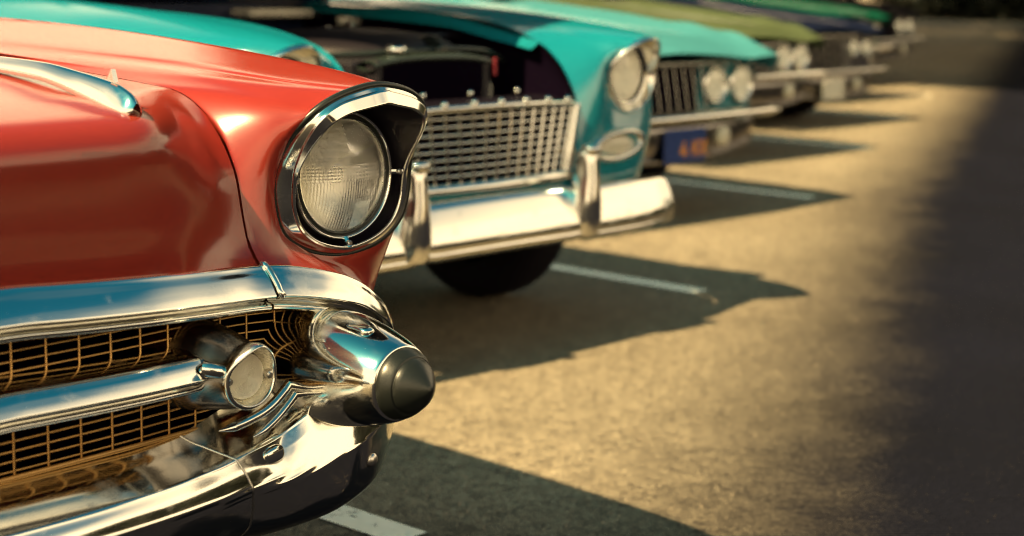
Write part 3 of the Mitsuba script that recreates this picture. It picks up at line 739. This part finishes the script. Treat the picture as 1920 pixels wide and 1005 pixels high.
# engine bay
EB = T2 + '__engine_bay'
_e = A([(.028, .432, .58), (.030, .437, .62), (.015, .457, .715), (-.02, .452, .80), (-.15, .457, .905), (-.60, .522, .975), (-1.40, .602, 1.0)])
two(EB + '__inner_wing', surf([_e + [-.010, .004, -.006], _e * [1, 1, .7] + [-.05, .02, .21], _e * [1, 1, .35] + [-.08, .0, .40], _e * [1, 1, 0] + [-.09, -.06, .42]], 24, 40), 'interior', True)
two(EB + '__wing_lip', surf([[(-.14, .452, .903), (-.35, .482, .935), (-.60, .515, .968), (-1.0, .56, .985), (-1.40, .60, .998)], [(-.15, .425, .880), (-.35, .455, .905), (-.60, .49, .935), (-1.0, .535, .95), (-1.40, .57, .965)]], 4, 30), 'turquoise_paint', 40)
obj(EB + '__firewall', surf([[(-1.42, y, z) for y in np.linspace(-.75, .75, 9)] for z in (.40, .70, .93, .985)], 12, 20), 'navy_paint', 40, M2)
obj(EB + '__radiator', box((.06, .42, .42), (-.20, .02, .645), .006), 'interior', 30, M2)
obj(EB + '__radiator_tank', surf([[(-.20 + .04 * math.cos(t), y, .862 + .013 * math.sin(t) - .02 * (abs(y - .02) / .25) ** 3) for t in np.linspace(0, 2 * math.pi, 16, endpoint=False)] for y in np.linspace(-.23, .27, 12)], 24, 32, cv=True), 'aged_green', True, M2)
for y, c in ((-.205, 'dark_metal'), (.245, 'dark_metal')):
    obj(EB + '__radiator_post', box((.05, .028, .40), (-.19, y, .66), .006), c, 30, M2)
obj(EB + '__radiator_post', box((.04, .03, .16), (-.19, -.30, .775), .006), 'dark_metal', 30, M2)
obj(EB + '__warning_tag', box((.012, .014, .055), (-.16, .272, .83), .003), 'signal_red', 30, M2)
obj(EB + '__tie_bar', tube(spl(A([(-.28, -.42, .868), (-.26, -.2, .872), (-.25, .1, .880), (-.25, .3, .876), (-.28, .42, .850), (-.30, .46, .838)]), 40), .009, 8), 'aged_green', True, M2)
obj(EB + '__support_bar', tube(spl(A([(-.55, -.1, .90), (-.55, .2, .905), (-.55, .5, .905), (-.55, .60, .90)]), 20), .008, 8), 'dark_metal', True, M2)
obj(EB + '__air_cleaner', lathe([(.76, .30), (.775, .335), (.86, .340), (.885, .325), (.905, .28), (.922, .19), (.930, .08), (.932, 1e-4)], 64, 'z', (-.62, .10, 0), 50), 'dark_metal', True, M2)
obj(EB + '__wing_nut', box((.03, .012, .02), (-.62, .10, .942), .004), 'chrome', 30, M2)
obj(EB + '__washer_jar', lathe([(.64, .050), (.70, .055), (.755, .055), (.775, .045), (.785, .028), (.80, .028), (.803, 1e-4)], 32, 'z', (-.36, .40, 0), 30), 'white_plastic', True, M2)
obj(EB + '__battery', box((.18, .24, .2), (-.75, .55, .78), .01), 'black_paint', 30, M2)
obj(EB + '__wiper_cover', box((.12, .30, .03), (-1.36, .42, .955), .01), 'white_plastic', 30, M2)
obj(EB + '__heater_tube', tube([(-1.10, .50, .935), (-1.10, .60, .935)], .016, 12), 'white_plastic', True, M2)
obj(EB + '__hose', tube(spl(A([(-.22, .10, .87), (-.32, .16, .90), (-.45, .2, .87), (-.5, .22, .80)]), 24), .022, 10), 'rubber', True, M2)
for k, (x, y, z, r_, h_) in enumerate(((-.62, .47, .70, .045, .16), (-.98, .33, .80, .030, .10), (-.46, -.28, .70, .040, .14))):
    q = obj(EB + '__canister', lathe([(z, r_), (z + h_ * .9, r_), (z + h_, r_ * .8), (z + h_ + .002, 1e-4)], 28, 'z', (x, y, 0), 20), 'darkened_chrome', True, M2)
    obj(q + '__cap', lathe([(z + h_, r_ * .55), (z + h_ + .018, r_ * .55), (z + h_ + .022, r_ * .4), (z + h_ + .023, 1e-4)], 24, 'z', (x, y, 0)), 'chrome', True, M2)
obj(EB + '__radiator_cap', lathe([(.880, .030), (.890, .031), (.898, .026), (.900, 1e-4)], 28, 'z', (-.21, -.10, 0)), 'chrome', True, M2)
for P_ in ([(-.30, .22, .80), (-.34, .30, .86), (-.42, .36, .85), (-.52, .40, .78)], [(-.50, .05, .84), (-.60, .25, .90), (-.75, .38, .88), (-.95, .42, .90)], [(-.26, -.30, .78), (-.33, -.36, .86), (-.5, -.38, .86), (-.7, -.3, .82)]):
    obj(EB + '__hose', tube(spl(A(P_), 24), .013, 8), 'rubber', True, M2)
for k in range(5):
    obj(EB + '__spark_wire', tube(spl(A([(-.55 - .09 * k, .22, .74), (-.52 - .07 * k, .30 + .01 * k, .83), (-.60, .36, .80)]), 16), .0045, 6), 'signal_red' if k == 2 else 'rubber', True, M2)
obj(EB + '__engine_block', box((.75, .42, .32), (-.85, .05, .60), .03), 'dark_metal', 30, M2)
for y in (-.33, -.08, .12, .33):
    bb = trimesh.creation.icosphere(2, .010); bb.vertices += [-.12, y, .758]
    obj(EB + '__bolt', bb, 'chrome', True, M2)
obj(EB + '__latch_plate', surf([[(gxx(y) + .003, y, .727), (-.03, y, .733), (-.06, y, .738), (-.12, y, .742), (-.17, y, .738)] for y in np.linspace(-.44, .44, 9)], 20, 12), 'black_paint', 40, M2)
# raised hood, hinged at the cowl
ca, sa = math.cos(math.radians(22)), math.sin(math.radians(22))
hd = []
for u, hw in ((0, .60), (.3, .60), (.65, .575), (.9, .53), (1.15, .49), (1.21, .46)):
    hd.append([(-1.40 + u * ca - .03 * (1 - t * t) * sa + 0, t * hw, 1.0 + u * sa + .03 * (1 - t * t) * ca) for t in (-1, -.8, -.4, 0, .4, .8, 1)])
obj(T2 + '__hood__skin', surf(hd, 40, 40), 'turquoise_paint', True, M2)
hi_ = [[A(p) + [.035 * sa, 0, -.035 * ca] for p in r] for r in hd]
obj(T2 + '__hood__inner_panel', surf(hi_, 40, 40), 'navy_paint', True, M2)
two(T2 + '__hood__hinge', tube([(-1.30, .585, .94), (-1.28, .60, 1.02), (-1.22, .59, 1.22)], .016, 8), 'black_paint', True)
body(T2, M2, 'turquoise_paint', -1.40, .935, .28, .995, 1.53, -4.70, (-1.58, -3.5), (-1.95, -3.25), 0.0)
for y in (-.74, .74):
    wheel(T2, (-.62, y, .335), M2, .335, .18); wheel(T2, (-3.55, y, .335), M2, .335, .18)
obj(T2 + '__floor_pan', box((4.2, 1.4, .10), (-2.3, 0, .32)), 'interior', False, M2)


# ================================================================== 3..7 lower cars of the sixties
def sixties(key, mat4, paint_, hood_mat=None, nose=.12, w=.93, znose=.745, zcrest=.885, zcowl=.97, lamp_y=(.50, .72), lamp_z=.615, lamp_r=.073, zbump=.485, lens='milky_lens', grille_mat='old_chrome', length=-5.1, blade='chrome', tip=None, apron='darkened_chrome'):
    tip = tip if tip is not None else nose
    # hood and front wings in one skin with sharp shoulder lines
    net = []
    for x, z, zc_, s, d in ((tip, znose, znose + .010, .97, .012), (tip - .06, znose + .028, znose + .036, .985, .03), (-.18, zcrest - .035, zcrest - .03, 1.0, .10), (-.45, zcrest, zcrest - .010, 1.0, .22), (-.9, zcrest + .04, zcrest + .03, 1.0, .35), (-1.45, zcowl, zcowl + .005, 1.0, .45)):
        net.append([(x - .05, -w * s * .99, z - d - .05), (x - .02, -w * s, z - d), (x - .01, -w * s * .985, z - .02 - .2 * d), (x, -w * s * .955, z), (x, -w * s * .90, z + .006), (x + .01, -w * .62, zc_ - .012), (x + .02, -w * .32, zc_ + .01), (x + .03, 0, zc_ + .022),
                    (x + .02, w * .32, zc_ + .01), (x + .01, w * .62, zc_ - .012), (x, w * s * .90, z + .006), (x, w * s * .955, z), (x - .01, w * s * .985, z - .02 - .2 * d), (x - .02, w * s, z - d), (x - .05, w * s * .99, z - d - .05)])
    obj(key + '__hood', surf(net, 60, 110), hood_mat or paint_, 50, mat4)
    # wings down to the wheel arch
    for s in (-1, 1):
        pts = [[(nose - .10, s * w * .93, znose - .02), (nose - .12, s * w * .95, .60), (nose - .16, s * w * .93, .45), (nose - .2, s * w * .9, .33)], [(-.12, s * w, zcrest - .16), (-.14, s * w * 1.01, .62), (-.18, s * w, .47), (-.2, s * w * .97, .32)],
               [(-.45, s * w, zcrest - .24), (-.45, s * w * 1.01, .73), (-.45, s * w, .71), (-.45, s * w * .98, .69)], [(-1.0, s * w, zcrest - .33), (-1.0, s * w * 1.01, .72), (-1.0, s * w, .70), (-1.0, s * w * .98, .68)], [(-1.45, s * w, zcowl - .46), (-1.35, s * w * 1.01, .5), (-1.28, s * w, .4), (-1.25, s * w * .97, .28)]]
        obj(key + '__front_wing', surf(pts, 40, 24), paint_, 60, mat4)
    # recessed grille with slanted fins, a chrome strip on top
    obj(key + '__grille__backing', box((.03, 2 * lamp_y[0] - .24, znose - zbump - .02), (nose - .12, 0, (znose + zbump) / 2), .003), 'interior', 30, mat4)
    for i in range(11):
        y = (-1 + i / 5.0) * (lamp_y[0] - .14)
        obj(key + '__grille__fin', tube([(nose - .05, y + .02, zbump + .02), (nose - .08, y, znose - .03)], .0048, 6), grille_mat, True, mat4)
    obj(key + '__grille__strip', tube([(nose - .02, y, znose - .022) for y in np.linspace(-lamp_y[0] + .08, lamp_y[0] - .08, 12)], .011, 8), grille_mat, True, mat4)
    for s in (-1, 1):
        obj(key + '__lamp_panel', surf([[(nose - .10 - .02 * abs(a), s * (sum(lamp_y) / 2 + a * .23), z) for a in (-1, -.5, 0, .5, 1)] for z in (znose - .012, lamp_z, zbump - .01)], 12, 16), paint_, 40, mat4)
        for ly in lamp_y:
            c = A([nose - .115, s * ly, lamp_z])
            k = obj(key + '__headlight', hemi(lamp_r * .9, .018, 36, 8, c + [.032, 0, 0]), lens, True, mat4)
            obj(k + '__bezel', lathe([(.0, lamp_r * 1.16), (.035, lamp_r * 1.14), (.042, lamp_r * 1.04), (.036, lamp_r * .93), (.02, lamp_r * .88)], 40, 'x', c, 20), 'chrome', True, mat4)
            for dy in (-.9, .9):
                bb = trimesh.creation.icosphere(2, .011); bb.vertices = bb.vertices + c + [.04, dy * lamp_r * .8, lamp_r * 1.22]
                obj(k + '__screw', bb, 'chrome', True, mat4)
    # bumper blade and lower bumper
    bl = [(-.05, .020), (-.01, .022), (.018, .012), (.026, 0), (.020, -.014), (-.02, -.022)]
    yb = np.linspace(-.95, .95, 31)
    fx = lambda y: nose + .05 - .06 * (y / .95) ** 2 - .25 * max(0, abs(y) - .8) ** 1.5
    obj(key + '__bumper_blade', surf([[(fx(y) + a, y, zbump + b * (1 - .5 * max(0, abs(y) - .85) / .1)) for a, b in bl] for y in yb], 90, 24), blade, 50, mat4)
    lo = [(-.02, -.03), (-.005, -.05), (.0, -.10), (-.01, -.15), (-.02, -.175), (.005, -.185), (0, -.20), (-.06, -.205)]
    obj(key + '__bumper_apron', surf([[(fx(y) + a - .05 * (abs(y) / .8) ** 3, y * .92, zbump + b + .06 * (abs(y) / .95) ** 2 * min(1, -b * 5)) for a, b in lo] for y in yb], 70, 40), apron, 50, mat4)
    for s in (-1, 1):
        obj(key + '__fog_lamp', lathe([(0, .045), (.03, .045), (.038, .03), (.04, 1e-4)], 24, 'x', (nose + .02, s * .40, zbump - .10)), 'frosted_lens', True, mat4)
    body(key, mat4, paint_, -1.45, w, .26, zcowl, 1.34, length, (-1.65, -3.7), (-2.15, -3.3), 0.0)
    for y in (-.74, .74):
        wheel(key, (-.72, y, .33), mat4, .33, .19); wheel(key, (-3.75, y, .33), mat4, .33, .19)
    obj(key + '__floor_pan', box((4.4, 1.5, .10), (-2.4, 0, .30)), 'interior', False, mat4)


C3 = thing('vintage_car_002', 'low pale turquoise car with paired headlights and a blue licence plate under its bumper', 'car', 'vintage cars parked side by side')
M3 = place(-2.85, 4.35, 0.02)
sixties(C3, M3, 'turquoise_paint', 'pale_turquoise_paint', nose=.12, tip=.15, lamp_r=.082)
PK = obj(C3 + '__licence_plate', box((.008, .315, .155), (.185, .06, .362), .003), 'plate_blue', 30, M3, label='blue licence plate with orange characters')
def letters(txt, h, at):
    t = meshkit.text_mesh(txt, h, .002, True)
    v = t.vertices; return np.stack([at[0] + v[:, 2], at[1] + v[:, 0], at[2] + v[:, 1]], 1), t.faces
for tx, yy_ in (('4', .012), ('KX', .105)):
    obj(PK + '__lettering', letters(tx, .066, (.1885, yy_ - .0, .315)), 'plate_orange', False, M3)

C4 = thing('vintage_car_003', 'pale green car with two bright round headlights behind the low turquoise car', 'car', 'vintage cars parked side by side')
M4 = place(-4.11, 6.85, 0.02)
sixties(C4, M4, 'black_paint', 'pale_green_paint', nose=.10, znose=.735, zcrest=.865, zcowl=.955, lamp_y=(.515, .715), lamp_z=.628, lamp_r=.080, zbump=.525)

C5 = thing('vintage_car_004', 'dark navy car in shade with small paired headlights, fifth along the row', 'car', 'vintage cars parked side by side')
M5 = place(-5.10, 9.38, 0.02)
sixties(C5, M5, 'dark_navy_paint', nose=.06, znose=.72, zcrest=.83, zcowl=.93, lamp_y=(.53, .72), lamp_z=.600, lamp_r=.060, zbump=.43, blade='old_chrome')
PK5 = obj(C5 + '__licence_plate', box((.008, .31, .155), (.14, -.02, .30), .003), 'white_plastic', 30, M5)

C6 = thing('vintage_car_005', 'emerald green car beyond the dark navy one, only its hood in view', 'car', 'vintage cars parked side by side')
M6 = place(-6.5, 11.9, 0.02)
sixties(C6, M6, 'emerald_paint', nose=.06, znose=.77, zcrest=.87, zcowl=.96, lamp_z=.64, zbump=.50)

C7 = thing('vintage_car_006', 'black car at the dark far end of the row under the trees', 'car', 'vintage cars parked side by side')
M7 = place(-7.6, 14.5, 0.02)
sixties(C7, M7, 'black_paint', nose=.06, znose=.77, zcrest=.87, zcowl=.96, lamp_z=.64, zbump=.50, blade='old_chrome', grille_mat='dark_metal')


# ================================================================== trees: unseen ones added to shade the far end, a wood for dark reflections
def leaves(c, rad, n, size, seed, gaps=0.42):
    r = np.random.default_rng(seed)
    P = r.normal(size=(n * 3, 3)); P /= np.linalg.norm(P, axis=1, keepdims=True)
    P *= (r.random((n * 3, 1)) ** (1 / 2.2))
    P = P * A(rad) + A(c)
    keep = meshkit.fbm(P * 0.9 + seed, 3, seed) > gaps
    P = P[keep][:n]; n = len(P)
    a, b = r.normal(size=(n, 3)), r.normal(size=(n, 3))
    a /= np.linalg.norm(a, axis=1, keepdims=True); b = np.cross(a, b); b /= np.linalg.norm(b, axis=1, keepdims=True)
    s = size * r.uniform(.6, 1.3, (n, 1))
    V = np.stack([P - a * s, P + b * s * .45, P + a * s, P - b * s * .45], 1).reshape(-1, 3)
    i = np.arange(n) * 4
    return V, np.vstack([np.stack([i, i + 1, i + 2], 1), np.stack([i, i + 2, i + 3], 1)])


def tree(key, base, top, c, rad, n, size, seed, label):
    thing(key, label, 'tree')
    b, t = A(base, float), A(top, float)
    limbs = [tube(spl(A([b, b * .6 + t * .4 + [.1, .05, 0], t]), 16), np.linspace(.24, .10, 16), 10)]
    r = np.random.default_rng(seed)
    for _ in range(9):
        e = A(c) + r.normal(size=3) * A(rad) * .45; s0 = b + (t - b) * r.uniform(.55, .95)
        limbs.append(tube(spl(A([s0, s0 * .5 + e * .5 + [0, 0, .4], e]), 10), np.linspace(.09, .02, 10), 6))
    obj(key + '__trunk', cat(limbs), 'bark', True)
    obj(key + '__crown', leaves(c, rad, n, size, seed), 'leaf', False)
for i, (b, t, c, rd, n, lab) in enumerate([  # unseen trees, crowns placed so their shadow darkens the far ground
        ((-7.0, 22.0, 0), (-8.0, 19.0, 4.8), (-10.0, 13.6, 6.0), (7.0, 4.4, 1.8), 26000, 'nearest unseen tree added to shade the far end of the row'),
        ((-10.5, 30.0, 0), (-11.5, 28.0, 4.8), (-14.0, 22.5, 6.0), (8.0, 6.0, 1.9), 30000, 'middle unseen tree added to shade the ground behind the far end of the row'),
        ((-16.0, 42.0, 0), (-17.0, 40.0, 5.0), (-20.0, 35.5, 6.2), (9.0, 8.0, 2.2), 30000, 'farthest unseen tree added to shade the back of the car park')]):
    tree('tree' if i == 0 else 'tree_%03d' % i, b, t, c, rd, n, .22, 5 + i, lab)
W = []  # belt across the lane is unseen, sized to darken paint and chrome reflections
for i in range(20):
    t = -22 + 3.6 * i
    if -14 < t < 3: continue                     # gap left open so the bumper wing mirrors bright sky
    c = RD * t + RN * (19 + 1.5 * math.sin(i * 2.3)) + [0, 0, 2.4]
    W.append(leaves(c, (3.2, 3.2, 2.9 + .6 * math.sin(i * 1.7)), 5000, .30, 40 + i, .30))
    W.append(leaves(c + RN * 2.5 - [0, 0, .6], (2.6, 2.6, 1.6), 1500, .45, 90 + i, .2))
for i in range(13):
    W.append(leaves((-44 + 4.0 * i, 50 + 2.5 * math.sin(i * 2.1) + .2 * i, 1.9), (3.0, 2.5, 2.4 + .6 * math.sin(i * 1.3)), 2500, .4, 140 + i, .15))
obj('distant_wood', cat(W), 'leaf', False, None, 'dark belt of trees behind the car park, with unseen ones added across the lane for dark reflections', 'stuff')
labels['distant_wood']['category'] = 'trees'
